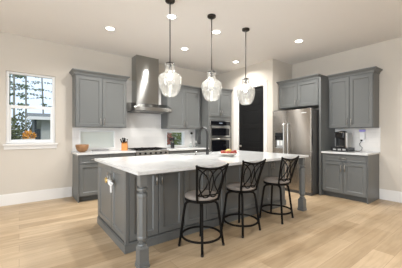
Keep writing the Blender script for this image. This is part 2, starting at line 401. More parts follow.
pine(1.605, 22.2, 11, -0.35, 4.2, 'leaning pine tree rising behind the grey house roof')
pine(-0.657, 25.2, 12, 0.1, 2.6, 'far pine tree showing between window edge and straight pine')
def shrub(name, x, y, zc, rad, n, m, label, size=.06, zg=-0.6):
    r = thing(name, label, 'bush', (x, y, zg))
    mb = MB()
    for k in range(5):
        a = k * 1.256; mb.tube([(0, 0, 0), (.3 * rad[0] * math.cos(a), .3 * rad[1] * math.sin(a), (zc - zg) * .6), (.6 * rad[0] * math.cos(a), .6 * rad[1] * math.sin(a), zc - zg + .3 * rad[2])], [.02, .015, .006], 6)
    mb.build('stems', M['bark'], r)
    f = MB(); leaves(f, (0, 0, zc - zg), rad, n, size); f.build('foliage', m, r)
shrub('hedge_bush', -0.60, 11.25, 1.1, (.68, .34, .95), 1100, M['hedge'], 'dark green bush filling the lower window pane', .07)
shrub('hedge_bush', 0.2, 15.9, 1.2, (.9, .3, 1.3), 1200, M['hedge'], 'dark green bush behind the corner of the grey house', .08)
shrub('autumn_bush', 0.31, 11.3, 1.18, (.22, .22, .26), 210, M['orange'], 'bright orange autumn bush in the lower window pane', .05)
shrub('garden_shrub', 5.15, 8.1, 1.0, (.42, .4, .75), 700, M['green'], 'bright green shrub outside the small clear window')
shrub('garden_shrub', 4.35, 8.0, 0.95, (.33, .35, .65), 520, M['red'], 'red leaved shrub outside the small clear window')
shrub('garden_shrub', 4.8, 9.6, 1.2, (1.3, .4, 1.2), 1500, M['hedge'], 'dark green hedge behind the small clear window shrubs', .08)

# ------------------------------------------------------------------ cabinets
def bar_handle(parent, x, z, y, length=0.13, vert=True, m=None):
    mb = MB(); h = length / 2
    if vert:
        mb.cyl((x, y - .028, z - h), (x, y - .028, z + h), .0065, 8)
        for q in (-h * .75, h * .75): mb.cyl((x, y, z + q), (x, y - .028, z + q), .0045, 8)
    else:
        mb.cyl((x - h, y - .028, z), (x + h, y - .028, z), .0065, 8)
        for q in (-h * .75, h * .75): mb.cyl((x + q, y, z), (x + q, y - .028, z), .0045, 8)
    return mb.build('handle', m or M['nickel'], parent, smooth=True)
def crown(parent, w, d, h, left=True, right=True):
    """stepped and coved moulding round the top of a cabinet; profile of (out, up)"""
    prof = [(0, -0.01), (0.012, -0.01), (0.014, 0.012), (0.020, 0.024), (0.034, 0.040), (0.048, 0.052), (0.056, 0.056), (0.058, 0.075), (0, 0.075)]
    bm = bmesh.new(); rings = []
    def pts(o):
        xl = -o if left else 0; xr = w + o if right else w
        return [(xl, 0), (xl, -d - o), (xr, -d - o), (xr, 0)]
    for o, u in prof: rings.append([bm.verts.new((x, y, h + u)) for x, y in pts(o)])
    n = len(prof)
    for i in range(n - 1):
        for k in range(3): bm.faces.new((rings[i][k], rings[i][k + 1], rings[i + 1][k + 1], rings[i + 1][k]))
    bm.faces.new(rings[-1])
    mb = MB(); mb.bm.free(); mb.bm = bm
    return mb.build('crown_molding', M['cab'], parent)
def upper_cabinet(label, loc, rz, w, d, h, xs, hz, cl=True, cr=True, group='wall cabinets', name='wall_cabinet', rail=True):
    """xs: door x ranges; hz: handle height; d is the depth to the door fronts"""
    r = thing(name, label, 'cabinet', loc, rz, group)
    MB().box(0, w, -d + .02, 0, 0, h).build('carcass', M['cab'], r)
    n = len(xs)
    for i, (a, b) in enumerate(xs):
        dd = MB().panel(a, b, .012, h - .035, -d).build('door', M['cab'], r)
        hx = b - .032 if i % 2 == 0 else a + .032
        bar_handle(dd, hx, hz, -d)
    crown(r, w, d - .015, h, cl, cr)
    return r
upper_cabinet('two door grey wall cabinet between tall window and range hood', (0.86, YA - .009, 1.405), 0, 1.005, .325, 1.035, [(.01, .495), (.505, .995)], .12)
upper_cabinet('two door grey wall cabinet between range hood and wall ovens', (2.872, YA - .009, 1.405), 0, 1.02, .325, 1.035, [(.01, .51), (.52, 1.01)], .12, True, False)
upper_cabinet('two door grey wall cabinet above the coffee maker', (XB - .009, 2.438, 1.39), -PI / 2, .818, .325, 1.055, [(.01, .405), (.415, .808)], .12, False, True)
upper_cabinet('deep grey wall cabinet directly above the refrigerator', (XB - .009, 3.46, 1.875), -PI / 2, 0.975, .625, .575, [(.01, .475), (.485, .95)], .09, True, False)
ep = MB().box(4.965, XB - .002, 2.440, 2.482, 0, 2.455)
tag(ep.build('refrigerator_end_panel', M['cab'], bevel=.002), 'tall grey end panel between refrigerator and coffee counter', 'panel')

def base_cabinet(label, loc, rz, w, d, fronts, sides=(False, False), h=0.878, group='base cabinets along the walls'):
    r = thing('base_cabinet', label, 'cabinet', loc, rz, group)
    mb = MB().box(0, w, -d + .02, 0, .10, h).box(.018 if sides[0] else 0, w - (.018 if sides[1] else 0), -d + .095, 0, 0, .10)
    for s_, on in zip((0, w), sides):
        if on: mb.box(s_ - (0 if s_ == 0 else .018), s_ + (.018 if s_ == 0 else 0), -d + .02, 0, 0, .10)
    mb.build('carcass', M['cab'], r)
    MB().box(0.018, w - .018, -d + .083, -d + .095, 0, .10).build('toe_kick', M['cab_dark'], r)
    for kind, a, b, z0, z1, hx, hz in fronts:
        if kind == 'drawer':
            f = MB().panel(a, b, z0, z1, -d, st=.022, dp=.004, sl=.006).build('drawer', M['cab'], r); bar_handle(f, hx, hz, -d, .13, False)
        else:
            f = MB().panel(a, b, z0, z1, -d).build('door', M['cab'], r); bar_handle(f, hx, hz, -d)
    return r
DA = YA - 4.853
base_cabinet('grey base cabinet at left end under wooden bowl', (0.865, YA - .002, 0), 0, .54, DA, [('drawer', .02, .53, .715, .865, .275, .79), ('door', .02, .53, .115, .70, .49, .60)], (True, False))
base_cabinet('grey base cabinet beneath knife block, next to range', (1.407, YA - .002, 0), 0, .54, DA, [('drawer', .01, .53, .715, .865, .27, .79), ('door', .01, .53, .115, .70, .05, .60)])
base_cabinet('grey base cabinet just right of range under utensil crock', (2.724, YA - .002, 0), 0, .60, DA, [('drawer', .01, .59, .715, .865, .30, .79), ('door', .01, .295, .115, .70, .26, .60), ('door', .305, .59, .115, .70, .34, .60)])
base_cabinet('grey base cabinet beside the wall ovens under soap bottles', (3.326, YA - .002, 0), 0, .605, DA, [('drawer', .01, .595, .715, .865, .30, .79), ('door', .01, .298, .115, .70, .26, .60), ('door', .308, .595, .115, .70, .34, .60)])
base_cabinet('grey base cabinet with wide drawer under coffee maker', (XB - .002, 2.438, 0), -PI / 2, .818, .61, [('drawer', .015, .80, .735, .865, .405, .795), ('door', .015, .402, .115, .72, .372, .60), ('door', .412, .80, .115, .72, .442, .60)], (False, True))
tag(MB().box(.837, 1.953, 4.826, YA - .009, .879, .914, .004).build('countertop', M['quartz']), 'white quartz countertop left of range holding bowl and knife block', 'countertop', 'wall countertops')
tag(MB().box(2.718, 3.935, 4.826, YA - .009, .879, .914, .004).build('countertop', M['quartz']), 'white quartz countertop right of range holding utensil crock', 'countertop', 'wall countertops')
tag(MB().box(4.967, XB - .009, 1.606, 2.438, .879, .914, .004).build('countertop', M['quartz']), 'white quartz countertop under the coffee maker', 'countertop', 'wall countertops')

# oven tower + double oven
TX, TW, TD = 3.94, .85, YA - 4.86
r = thing('oven_cabinet', 'tall grey cabinet housing the built in ovens beside black door', 'cabinet', (TX, YA - .002, 0))
x0, x1 = .062, .792
MB().box(0, .06, -TD + .02, 0, 0, 2.455).box(TW - .05, TW, -TD + .02, 0, 0, 2.455).box(.06, TW - .05, -TD + .02, 0, 1.66, 2.455).box(.06, TW - .05, -TD + .02, 0, .10, .66).box(.06, TW - .05, -.02, 0, .66, 1.66).build('carcass', M['cab'], r)
for i, (a, b) in enumerate(((.03, .418), (.428, .815))):
    dd = MB().panel(a, b, 1.745, 2.41, -TD).build('door', M['cab'], r); bar_handle(dd, b - .035 if i == 0 else a + .035, 1.85, -TD)
f = MB().panel(.03, .815, .12, .64, -TD).build('drawer', M['cab'], r); bar_handle(f, .42, .58, -TD, .16, False)
MB().box(.018, TW - .018, -TD + .083, -TD + .095, 0, .10).build('toe_kick', M['cab_dark'], r)
crown(r, TW, TD - .015, 2.445, True, False)
r = thing('wall_oven', 'stainless double wall oven with black glass doors', 'oven', (TX, YA - .002, .662))
ox0, ox1, F = .075, .775, -TD - .004
MB().box(.064, .796, F + .024, -.03, 0, .996).build('body', M['sidefr'], r)
def zz(z): return z - .662
MB().box(ox0 - .012, ox1 + .012, F, F + .024, zz(1.50), zz(1.625)).build('control_panel', M['steel_light'], r, bevel=.003)
MB().box(ox0 - .002, ox1 + .002, F - .003, F, zz(1.508), zz(1.617)).build('control_glass', M['black_glass'], r)
MB().box(.36, .48, F - .0045, F - .003, zz(1.555), zz(1.578)).build('display', emit('oven_display', (.75, .85, 1), .5), r)
for za, zb in ((1.185, 1.485), (.68, 1.165)):
    d_ = MB().box(ox0 - .012, ox1 + .012, F, F + .024, zz(za), zz(zb)).build('oven_door', M['steel_light'], r, bevel=.003)
    MB().box(ox0 + .03, ox1 - .03, F - .003, F, zz(za) + .045, zz(zb) - .06).build('door_glass', M['black_glass'], d_)
    hb = MB().cyl((ox0 + .03, F - .045, zz(zb) - .028), (ox1 - .03, F - .045, zz(zb) - .028), .009, 12)
    for q in (ox0 + .06, ox1 - .06): hb.cyl((q, F, zz(zb) - .028), (q, F - .045, zz(zb) - .028), .007, 8)
    hb.build('handle', M['steel_light'], d_, smooth=True)

# range
RX0, RX1, RF = 1.956, 2.716, 4.80
r = thing('kitchen_range', 'stainless gas range with black grates and front knobs', 'range', (RX0, RF, 0))
W_, D_ = RX1 - RX0, YA - .012 - RF
MB().box(0, W_, .03, D_, .02, .905).box(.02, W_ - .02, .06, D_, 0, .02).build('body', M['steel'], r)
MB().prism([(0.0, .80), (.03, .80), (.03, .905), (.02, .912), (.005, .90)], lambda a, b, t: (t, a, b), 0, W_).build('control_panel', M['steel_light'], r)
for k in range(6):
    kx = .075 + k * (W_ - .15) / 5
    o = MB().lathe([(.024, 0), (.024, .012), (.019, .016), (.018, .036), (.012, .039)], 14).build('knob', M['black_plastic'], r, smooth=True)
    o.rotation_euler = (PI / 2, 0, 0); o.location = (kx, .001, .852)
od = MB().box(.008, W_ - .008, 0, .03, .20, .79).build('oven_door', M['steel_light'], r, bevel=.003)
MB().box(.10, W_ - .10, -.003, 0, .33, .65).build('door_glass', M['black_glass'], od)
hb = MB().cyl((.05, -.05, .745), (W_ - .05, -.05, .745), .012, 12)
for q in (.09, W_ - .09): hb.cyl((q, 0, .745), (q, -.05, .745), .009, 8)
hb.build('handle', M['steel'], od, smooth=True)
MB().box(.008, W_ - .008, 0, .03, .03, .19).build('drawer', M['steel'], r, bevel=.003)
MB().box(.015, W_ - .015, .045, D_ - .02, .905, .912).build('cooktop', M['black_plastic'], r)
for gx in (.02, W_ / 2 + .006):
    g = MB(); gw = W_ / 2 - .026; y0, y1 = .055, D_ - .03
    for a in (gx, gx + gw / 2 - .006, gx + gw - .012): g.box(a, a + .012, y0, y1, .936, .950)
    for k in range(5):
        yy = y0 + (y1 - y0 - .012) * k / 4; g.box(gx, gx + gw, yy, yy + .012, .932, .946)
    for a in (gx, gx + gw - .012):
        for b in (y0, y1 - .012): g.box(a, a + .012, b, b + .012, .912, .936)
    g.build('grate', M['black'], r)
for bx in (.19, W_ - .19):
    for by in (.19, .45): MB().lathe([(.045, .912), (.045, .922), (.032, .924), (.03, .930), (.01, .931)], 16, (bx, by, 0)).build('burner', M['black'], r)
# hood
r = thing('range_hood', 'stainless chimney range hood above the gas range', 'range hood', (2.43, YA - .01, 1.77))
cx = 2.43; Y = YA - .01
MB().box(2.10 - cx, 2.655 - cx, -.29, 0, .20, H - .003 - 1.77).build('chimney', M['steel'], r, bevel=.003)
hx0, hx1 = 1.978 - cx, 2.892 - cx
MB().prism([(0, .02), (-.50, .02), (-.50, .10), (-.30, .20), (0, .23)], lambda a, b, t: (t, a, b), hx0, hx1).build('canopy', M['steel'], r, bevel=.004)
MB().box(hx0 + .012, hx1 - .012, -.488, -.01, .0, .02).build('filter_panel', M['sidefr'], r)
for k in range(3): MB().cyl((.20 + k * .05, -.50, .06), (.20 + k * .05, -.506, .06), .008, 10).build('button', M['black_plastic'], r)
for q in (-.28, .28): MB().cyl((q, -.30, .0), (q, -.30, -.006), .03, 14).build('lamp_lens', emit('hood_lamp', (1, .95, .88), .6), r)

# ------------------------------------------------------------------ refrigerator
FX, FY0, FY1 = 4.72, 2.518, 3.446
r = thing('refrigerator', 'stainless side by side refrigerator with ice dispenser', 'refrigerator', (FX, FY1, 0), -PI / 2)
W_ = FY1 - FY0   # local x along width (freezer first), local y + to the wall
D_ = XB - .02 - FX
MB().box(.004, W_ - .004, .075, D_, .03, 1.775).box(.03, W_ - .03, .10, D_ - .05, 0, .03).build('body', M['sidefr'], r)
sx = .375
dz = (.95, 1.30); dx = (.07, .30)
f = MB()
f.box(0, dx[0], 0, .07, .07, 1.80).box(dx[1], sx - .004, 0, .07, .07, 1.80).box(dx[0], dx[1], 0, .07, .07, dz[0]).box(dx[0], dx[1], 0, .07, dz[1], 1.80).box(dx[0], dx[1], .055, .07, dz[0], dz[1])
f = f.build('freezer_door', M['steel_fr'], r)
g = MB().box(sx + .004, W_, 0, .07, .07, 1.80, .006).build('refrigerator_door', M['steel_fr'], r)
disp = MB().box(dx[0], dx[1], .050, .0545, dz[0], dz[1]).build('dispenser', M['black_plastic'], f)
MB().box(dx[0], dx[1], .0, .012, 1.225, dz[1]).build('dispenser_panel', M['black_glass'], disp)
MB().box(dx[0] + .008, dx[1] - .008, .004, .048, .95, .965).build('drip_tray', M['grey_plastic'], disp)
MB().box(dx[0] + .015, dx[1] - .015, .034, .049, .975, 1.13).build('back_plate', M['grey_plastic'], disp)
for q in (.115, .195): MB().box(q, q + .05, .016, .033, 1.01, 1.12, .004).build('paddle', M['white_plastic'], disp)
for q, par in ((sx - .05, f), (sx + .05, g)):
    hb = MB().tube([(q, 0, 1.50), (q, -.045, 1.49), (q, -.052, 1.46), (q, -.052, .70), (q, -.045, .66), (q, 0, .65)], .012, 10)
    hb.build('handle', M['steel_light'], par, smooth=True)
MB().box(W_ - .21, W_ - .10, -.003, 0, 1.708, 1.720).build('badge', M['white_plastic'], g)
MB().box(0.01, W_ - .01, .03, .07, .005, .065).build('grille', M['sidefr'], r)
for q in (.05, W_ - .05): MB().box(q - .03, q + .03, .02, .13, 1.80, 1.815).build('hinge_cap', M['sidefr'], r)

# ------------------------------------------------------------------ island
IX0, IX1, IY0, IY1 = .861, 3.823, 2.083, 3.663
BX0, BX1, BY0, BY1 = .897, 3.787, 2.50, 3.625
r = thing('kitchen_island', 'large grey panelled island cabinet under long white worktop', 'kitchen island', (BX0, BY0, 0))
L_, Dp = BX1 - BX0, BY1 - BY0
SX0, SX1, SY0, SY1 = 2.15, 2.95, 3.29, 3.60   # sink opening (world)
mb = MB()
mb.box(0.02, L_ - .02, .02, SY0 - .03 - BY0, 0, .882).box(.02, SX0 - .03 - BX0, SY0 - .03 - BY0, Dp - .02, 0, .882).box(SX1 + .03 - BX0, L_ - .02, SY0 - .03 - BY0, Dp - .02, 0, .882).box(SX0 - .03 - BX0, SX1 + .03 - BX0, SY0 - .03 - BY0, Dp - .02, 0, .60)
mb.build('carcass', M['cab'], r)
bm_ = MB()
for (o_, z_a, z_b) in ((.014, 0, .085), (.007, .085, .10)):
    bm_.box(-o_, L_ + o_, -o_, .02, z_a, z_b).box(-o_, .02, .02, Dp - .02, z_a, z_b).box(L_ - .02, L_ + o_, .02, Dp - .02, z_a, z_b)
bm_.build('base_molding', M['cab'], r)
fr = MB()
# corner boards and rails on the seating side
fr.box(0, .035, 0, .02, .10, .882).box(L_ - .035, L_, 0, .02, .10, .882).box(.035, L_ - .035, .005, .02, .855, .882)
fr.box(0, .02, .02, .035, .10, .882).box(0, .02, Dp - .03, Dp, .10, .882)
fr.build('corner_board', M['cab'], r)
for k in range(4):
    a = .035 + k * (L_ - .07) / 4; b = a + (L_ - .07) / 4; m_ = (a + b) / 2
    for i, (p, q) in enumerate(((a + .008, m_ - .004), (m_ + .004, b - .008))):
        d_ = MB().panel(p, q, .112, .85, 0).build('door', M['cab'], r)
        bar_handle(d_, q - .03 if i == 0 else p + .03, .74, 0, .12)
# left end doors: local frame turned so that -y looks to -X
er = []
for (ya, yb, hside) in ((.04, .485, 1), (.50, 1.09, 0)):
    mb = MB().panel(0, yb - ya, .112, .865, 0)
    d_ = mb.build('door', M['cab'], r); d_.rotation_euler = (0, 0, -PI / 2); d_.location = (0, yb, 0)
    hx = .035 if hside else (yb - ya) - .05
    bar_handle(d_, hx, .72, 0, .14); er.append(d_)
MB().box(L_ - .02, L_, .02, Dp, .10, .882).build('end_panel', M['cab'], r)
# worktop with a hole for the sink
ct = MB()
ct.box(IX0, IX1, IY0, SY0, .884, .914).box(IX0, SX0, SY0, IY1, .884, .914).box(SX1, IX1, SY0, IY1, .884, .914).box(SX0, SX1, SY1, IY1, .884, .914)
bmesh.ops.remove_doubles(ct.bm, verts=ct.bm.verts, dist=1e-5)
tag(ct.build('countertop', M['quartz']), 'long white quartz island worktop with overhang for stools', 'countertop')
sk = MB(); t_ = .012; zt, zb = .882, .68
sk.box(SX0 - .01, SX1 + .01, SY0 - .01, SY1 + .01, zb, zb + t_)
sk.box(SX0 - .01 - t_, SX0 - .01, SY0 - .01 - t_, SY1 + .01 + t_, zb, zt).box(SX1 + .01, SX1 + .01 + t_, SY0 - .01 - t_, SY1 + .01 + t_, zb, zt).box(SX0 - .01, SX1 + .01, SY0 - .01 - t_, SY0 - .01, zb, zt).box(SX0 - .01, SX1 + .01, SY1 + .01, SY1 + .01 + t_, zb, zt)
tag(sk.build('sink', M['steel']), 'stainless undermount sink in the island worktop', 'sink')
# faucet
r = thing('faucet', 'dark gooseneck pull down faucet on the island worktop', 'faucet', (2.589, 3.225, .914))
MB().lathe([(.028, 0), (.028, .008), (.027, .014), (.027, .08), (.021, .086)], 16).build('base', M['gunmetal'], r, smooth=True)
pts = [(0, 0, .06), (0, 0, .34)] + [(0, .115 - .115 * math.cos(a), .34 + .125 * math.sin(a)) for a in [PI * k / 12 for k in range(1, 13)]] + [(0, .23, .31)]
MB().tube(pts, .021, 12).build('neck', M['gunmetal'], r, smooth=True)
MB().tube([(0, .23, .33), (0, .232, .30), (0, .234, .18), (0, .234, .17)], [.019, .025, .026, .021], 12).build('spray_head', M['gunmetal'], r, smooth=True)
MB().tube([(.015, 0, .045), (.05, 0, .05), (.10, 0, .075)], [.010, .008, .006], 10).build('lever', M['gunmetal'], r, smooth=True)
r = thing('soap_dispenser', 'small steel soap pump on island beside the faucet', 'soap dispenser', (2.345, 3.235, .914))
MB().lathe([(.018, 0), (.018, .006), (.009, .01), (.009, .05), (.013, .052), (.013, .062), (.004, .064)], 14).build('pump', M['steel'], r, smooth=True)
MB().tube([(0, 0, .058), (0, .05, .062), (0, .07, .05)], .005, 8).build('spout', M['steel'], r, smooth=True)
# posts
def post(x, y, label):
    r = thing('island_post', label, 'post', (x, y, 0), 0, 'turned island posts')
    h = .0375
    MB().box(-h, h, -h, h, .765, .884, .004).build('top_block', M['cab'], r)
    k = 1.0824
    pr = [(.026, .766), (.026, .755), (.042, .748), (.046, .736), (.042, .724), (.026, .718), (.026, .708), (.042, .700), (.0475, .685), (.0475, .665), (.044, .655), (.044, .30), (.0475, .29), (.0475, .275), (.040, .255), (.030, .240), (.026, .228), (.040, .222), (.043, .214), (.036, .205), (.030, .200)]
    MB().lathe([(a * k, z) for a, z in pr][::-1], 8, rot=PI / 8).build('shaft', M['cab'], r)
    MB().lathe([(.050 * 1.414, .045), (.0465 * 1.414, .06), (.0455 * 1.414, .185), (.032 * 1.414, .205)], 4, rot=PI / 4).build('bottom_block', M['cab'], r)
    MB().box(-.054, .054, -.054, .054, 0, .032).box(-.050, .050, -.050, .050, .032, .045).build('foot', M['cab'], r, bevel=.003)
post(.935, 2.155, 'grey turned post at the near corner of island')
post(3.75, 2.155, 'grey turned post at island end nearest the refrigerator')
# child lock on the two end handles
r = thing('child_lock', 'white plastic child lock looped over island end handles', 'child lock', (BX0 - .03, 2.90, .675))
MB().tube([(-.012, .09, .03), (-.02, .05, .045), (-.018, 0, .035), (-.02, -.05, .03), (-.012, -.10, .02), (-.018, -.05, -.01), (-.018, .03, .0), (-.012, .09, .03)], .010, 8).build('strap', M['white_plastic'], r, smooth=True)
MB().box(-.03, -.004, -.035, .03, -.005, .05, .005).build('buckle', M['white_plastic'], r)
MB().box(-.028, -.010, -.075, -.045, -.09, .0, .005).build('tail', M['white_plastic'], r)
o = MB().lathe([(.005, -.008), (.030, -.01), (.036, 0), (.030, .01), (.005, .008)], 16).build('button', M['gold'], r, smooth=True); o.rotation_euler = (0, PI / 2, 0); o.location = (-.028, .105, .03)
o['label'] = 'round brass coloured button'

# ------------------------------------------------------------------ stools
def make_stool():
    r = thing('bar_stool', '', 'stool', (0, 0, 0), 0, 'swivel bar stools at the island')
    for k in range(4):
        a = PI / 4 + k * PI / 2; ca, sa = math.cos(a), math.sin(a)
        P = [(.250, 0.005), (.232, .13), (.195, .40), (.180, .475), (.155, .500), (.06, .507)]
        lg = MB().tube([(ca * q, sa * q, z) for q, z in P], .0145, 10).build('leg', M['black'], r, smooth=True)
        MB().lathe([(.0165, 0), (.0165, .02), (.015, .022)], 10, (ca * .250, sa * .250, 0)).build('foot', M['black_plastic'], lg)
    MB().tube([(.222 * math.cos(t), .222 * math.sin(t), .13) for t in [2 * PI * k / 40 for k in range(40)]], .0125, 8, closed=True).build('foot_ring', M['black'], r, smooth=True)
    MB().lathe([(.07, .498), (.07, .520), (.10, .522), (.10, .528)], 20).build('swivel_plate', M['black'], r)
    return r
def seat_top(r, phi):
    """seat and back, swivelled by phi on the base"""
    cp, sp = math.cos(phi), math.sin(phi)
    def R(x, y, z): return (x * cp - y * sp, x * sp + y * cp, z)
    MB().lathe([(.10, .522), (.180, .524), (.188, .531), (.188, .548), (.180, .552)], 36).build('seat_ring', M['black'], r, smooth=True)
    MB().lathe([(.175, .552), (.187, .560), (.190, .575), (.180, .592), (.14, .602), (.07, .606), (.005, .607)], 36).build('seat', M['fabric'], r, smooth=True)
    br = MB()
    def pt(s_, t):
        """s -1..1 across, t 0..1 up the back"""
        wd = .138 + .04 * t + .01 * t * t
        y = -.150 - .075 * t - .02 * t * t + .025 * (s_ * s_ - 1) * -1 * -1
        return R(s_ * wd, y, .575 + t * .355)
    for s_ in (-1, 1):
        q = [R(s_ * .10, -.11, .535), R(s_ * .130, -.15, .545)] + [pt(s_, k / 8) for k in range(9)] + [pt(s_ * 1.03, 1.045)]
        br.tube(q, .0125, 8)
    br.tube([pt(s_, 1.0 - .085 * (1 - abs(s_) ** 1.6)) for s_ in [-1 + k / 10 for k in range(21)]], .013, 8)
    br.tube([pt(s_, .10) for s_ in [-1 + k / 6 for k in range(13)]], .007, 8)
    bo = br.build('backrest', M['black'], r, smooth=True)
    sc = MB()
    for c_ in (-.36, .36):
        sc.tube([pt(c_ + .50 * math.sin(t), .50 + .44 * math.cos(t) - .05 * (1 - abs(c_ + .50 * math.sin(t)))) for t in [2 * PI * k / 28 for k in range(28)]], .0072, 6, closed=True)
    for s_ in (-1, 1):
        sc.tube([pt(s_ * (.97 - .72 * math.sin(k / 14 * PI)), .95 - .86 * k / 14) for k in range(15)], .0072, 6)
    sc.build('scroll_work', M['black'], bo, smooth=True)
for (x, y, rb, ph, lab) in ((1.645, 2.158, .17, -.14, 'black metal bar stool nearest the front corner post'), (2.335, 2.203, .07, -.06, 'black metal bar stool in the middle of the row of three'), (3.09, 2.19, .16, -.04, 'black metal bar stool nearest the refrigerator')):
    r = make_stool(); r['label'] = lab; r.location = (x, y, 0); r.rotation_euler = (0, 0, rb)
    seat_top(r, ph - rb)

# ------------------------------------------------------------------ pendants and ceiling lights
def make_pendant():
    r = thing('pendant_light', '', 'pendant light', (0, 0, 0), 0, 'glass pendants over the island')
    MB().lathe([(.01, -.03), (.060, -.03), (.064, -.024), (.064, -.002), (.060, 0)], 28).build('ceiling_canopy', M['bronze'], r, smooth=True)
    MB().cyl((0, 0, -.03), (0, 0, -.855), .008, 10).build('rod', M['rod'], r, smooth=True)
    MB().lathe([(.008, -.835), (.03, -.840), (.056, -.848), (.058, -.862), (.052, -.866)], 24).build('cap', M['bronze'], r, smooth=True)
    MB().lathe([(.019, -.95), (.021, -.945), (.021, -.875), (.012, -.864)], 16).build('socket', M['rod'], r, smooth=True)
    MB().lathe([(.006, -1.075), (.020, -1.068), (.031, -1.045), (.033, -1.025), (.028, -1.0), (.018, -.972), (.016, -.952)], 16).build('bulb', M['bulb'], r, smooth=True)
    pr = [(.056, -.860), (.066, -.866), (.070, -.878), (.065, -.893), (.062, -.91), (.062, -.945), (.070, -.965), (.096, -.985), (.128, -1.003), (.146, -1.020), (.154, -1.042), (.156, -1.075), (.153, -1.11), (.146, -1.15), (.136, -1.19), (.120, -1.23), (.101, -1.262), (.083, -1.281), (.066, -1.292)]
    g = MB().lathe(pr + [(a - .004, z) for a, z in pr[::-1]], 40, close=False)
    g.build('glass_shade', M['seeded'], r, smooth=True)
    return r
pd = make_pendant()
for i, (x, y, lab) in enumerate(((1.607, 2.80, 'clear glass pendant light nearest the range hood'), (2.322, 2.79, 'clear glass pendant light in the middle of the three'), (3.078, 2.79, 'clear glass pendant light hanging before the black door'))):
    o = pd if i == 0 else copy_tree(pd); o.location = (x, y, H); o['label'] = lab
def make_downlight():
    r = thing('recessed_light', '', 'ceiling light', (0, 0, 0), 0, 'recessed ceiling downlights')
    MB().lathe([(.062, -.004), (.066, -.008), (.085, -.006), (.088, 0), (.062, 0)], 28, close=False).build('trim_ring', M['white_plastic'], r, smooth=True)
    MB().lathe([(.003, -.005), (.063, -.005), (.063, -.001), (.003, -.001)], 24).build('lens', M['lens'], r)
    l = bpy.data.lights.new('downlight', 'AREA'); l.shape = 'DISK'; l.size = .12; l.energy = 25; l.color = (1, .985, .955); l.spread = math.radians(150)
    lo = bpy.data.objects.new('downlight_lamp', l); C.objects.link(lo); lo.parent = r; lo.location = (0, 0, -.012)
    return r
dl = make_downlight()
for i, (x, y, lab) in enumerate(((1.232, 4.173, 'recessed ceiling light above the left wall cabinet'), (1.852, 3.179, 'recessed ceiling light close behind the first pendant rod'), (2.755, 3.185, 'recessed ceiling light close behind the middle pendant rod'), (2.768, 4.208, 'recessed ceiling light between range hood and middle pendant'), (4.272, 4.202, 'recessed ceiling light in front of the black door'), (4.291, 2.531, 'recessed ceiling light in front of the refrigerator cabinet'), (3.1, .6, 'added unseen ceiling light brightening the open floor before the stools'))):  # last fitting is out of view, added to brighten the floor near the camera
    o = dl if i == 0 else copy_tree(dl); o.location = (x, y, H); o['label'] = lab

# ------------------------------------------------------------------ small things
wood = mat('bowl_wood', (0.27, 0.135, 0.055), .45, noise=.35, nscale=14)
tag(MB().lathe([(.050, 0), (.056, .003), (.088, .025), (.109, .060), (.118, .10), (.119, .145), (.112, .147), (.110, .10), (.100, .062), (.08, .032), (.045, .014), (.003, .011)], 32, (0, 0, 0)).build('wooden_bowl', wood, smooth=True), 'brown wooden bowl at the end of the left countertop', 'bowl').location = (.995, 5.20, .914)
t = MB(); t.box(-.155, .155, -.05, .05, 0, .006).box(-.165, -.155, -.055, .055, 0, .022).box(.155, .165, -.055, .055, 0, .022).box(-.155, .155, -.055, -.05, 0, .022).box(-.155, .155, .05, .055, 0, .022)
tag(t.build('serving_tray', M['tray'], bevel=.003), 'small grey tray on countertop below the frosted window', 'tray').location = (1.38, 5.37, .914)
kb = MB().prism([(-.055, 0), (.065, 0), (.065, .11), (.0, .19), (-.055, .145)], lambda a, b, q: (q, a, b), -.06, .06)
kw = mat('knife_block_wood', (0.62, 0.24, 0.05), .45, noise=.2, nscale=20)
o = kb.build('knife_block', kw, bevel=.003); tag(o, 'orange brown wooden knife block left of range', 'knife block'); o.location = (1.845, 5.20, .914); o.rotation_euler = (0, 0, -.5)
for i, (a, t_, ln) in enumerate(((-.046, .30, .105), (-.016, .30, .135), (.016, .30, .12), (.046, .30, .10), (0.0, .66, .115))):
    r = thing('kitchen_knife', 'black handled kitchen knife standing in the wooden block', 'knife', (1.845, 5.20, .914), -.5, 'knives in the block')
    y = -.055 + .055 * t_; z = .145 + .045 * t_
    n = Vector((a * 5, -.55, .80)).normalized()
    b0 = Vector((a, y, z))
    MB().tube([b0 - n * .05, b0 + n * .012], .006, 6).build('blade', M['steel'], r)
    MB().tube([b0 + n * .012, b0 + n * .03, b0 + n * ln * .8, b0 + n * ln], [.011, .014, .012, .015], 8).build('handle', M['black_plastic'], r, smooth=True)
o = tag(MB().lathe([(.045, 0), (.050, .004), (.048, .10), (.052, .15), (.047, .15), (.043, .10), (.043, .01), (.003, .008)], 24).build('utensil_crock', M['black_plastic'], smooth=True), 'black utensil crock before the small clear window', 'crock'); CR = (3.09, 5.26, .914); o.location = CR
for i, (dx_, dy_, top, shape, lab) in enumerate(((-.025, .0, .27, 'spoon', 'black cooking spoon in the crock, leaning to hood side'), (.022, .012, .26, 'turner', 'black slotted turner in the crock, leaning to oven side'), (.0, -.02, .285, 'ladle', 'black ladle standing upright in the crock'))):
    r = thing('cooking_utensil', lab, 'utensil', CR, 0, 'utensils in the crock')
    b = Vector((dx_ * .4, dy_ * .4, .014)); t2 = Vector((dx_ * 2.0, dy_ * 2.0, top - .06))
    MB().tube([b, t2], .005, 6).build('handle', M['black_plastic'], r)
    hd = MB()
    if shape == 'turner': hd.box(t2.x - .032, t2.x + .032, t2.y - .004, t2.y + .004, t2.z - .01, t2.z + .06, .003)
    else: hd.ball((t2.x, t2.y, t2.z + .02), .038, (1, .5, 1.2 if shape == 'spoon' else .9))
    hd.build('head', M['black_plastic'], r, smooth=shape != 'turner')
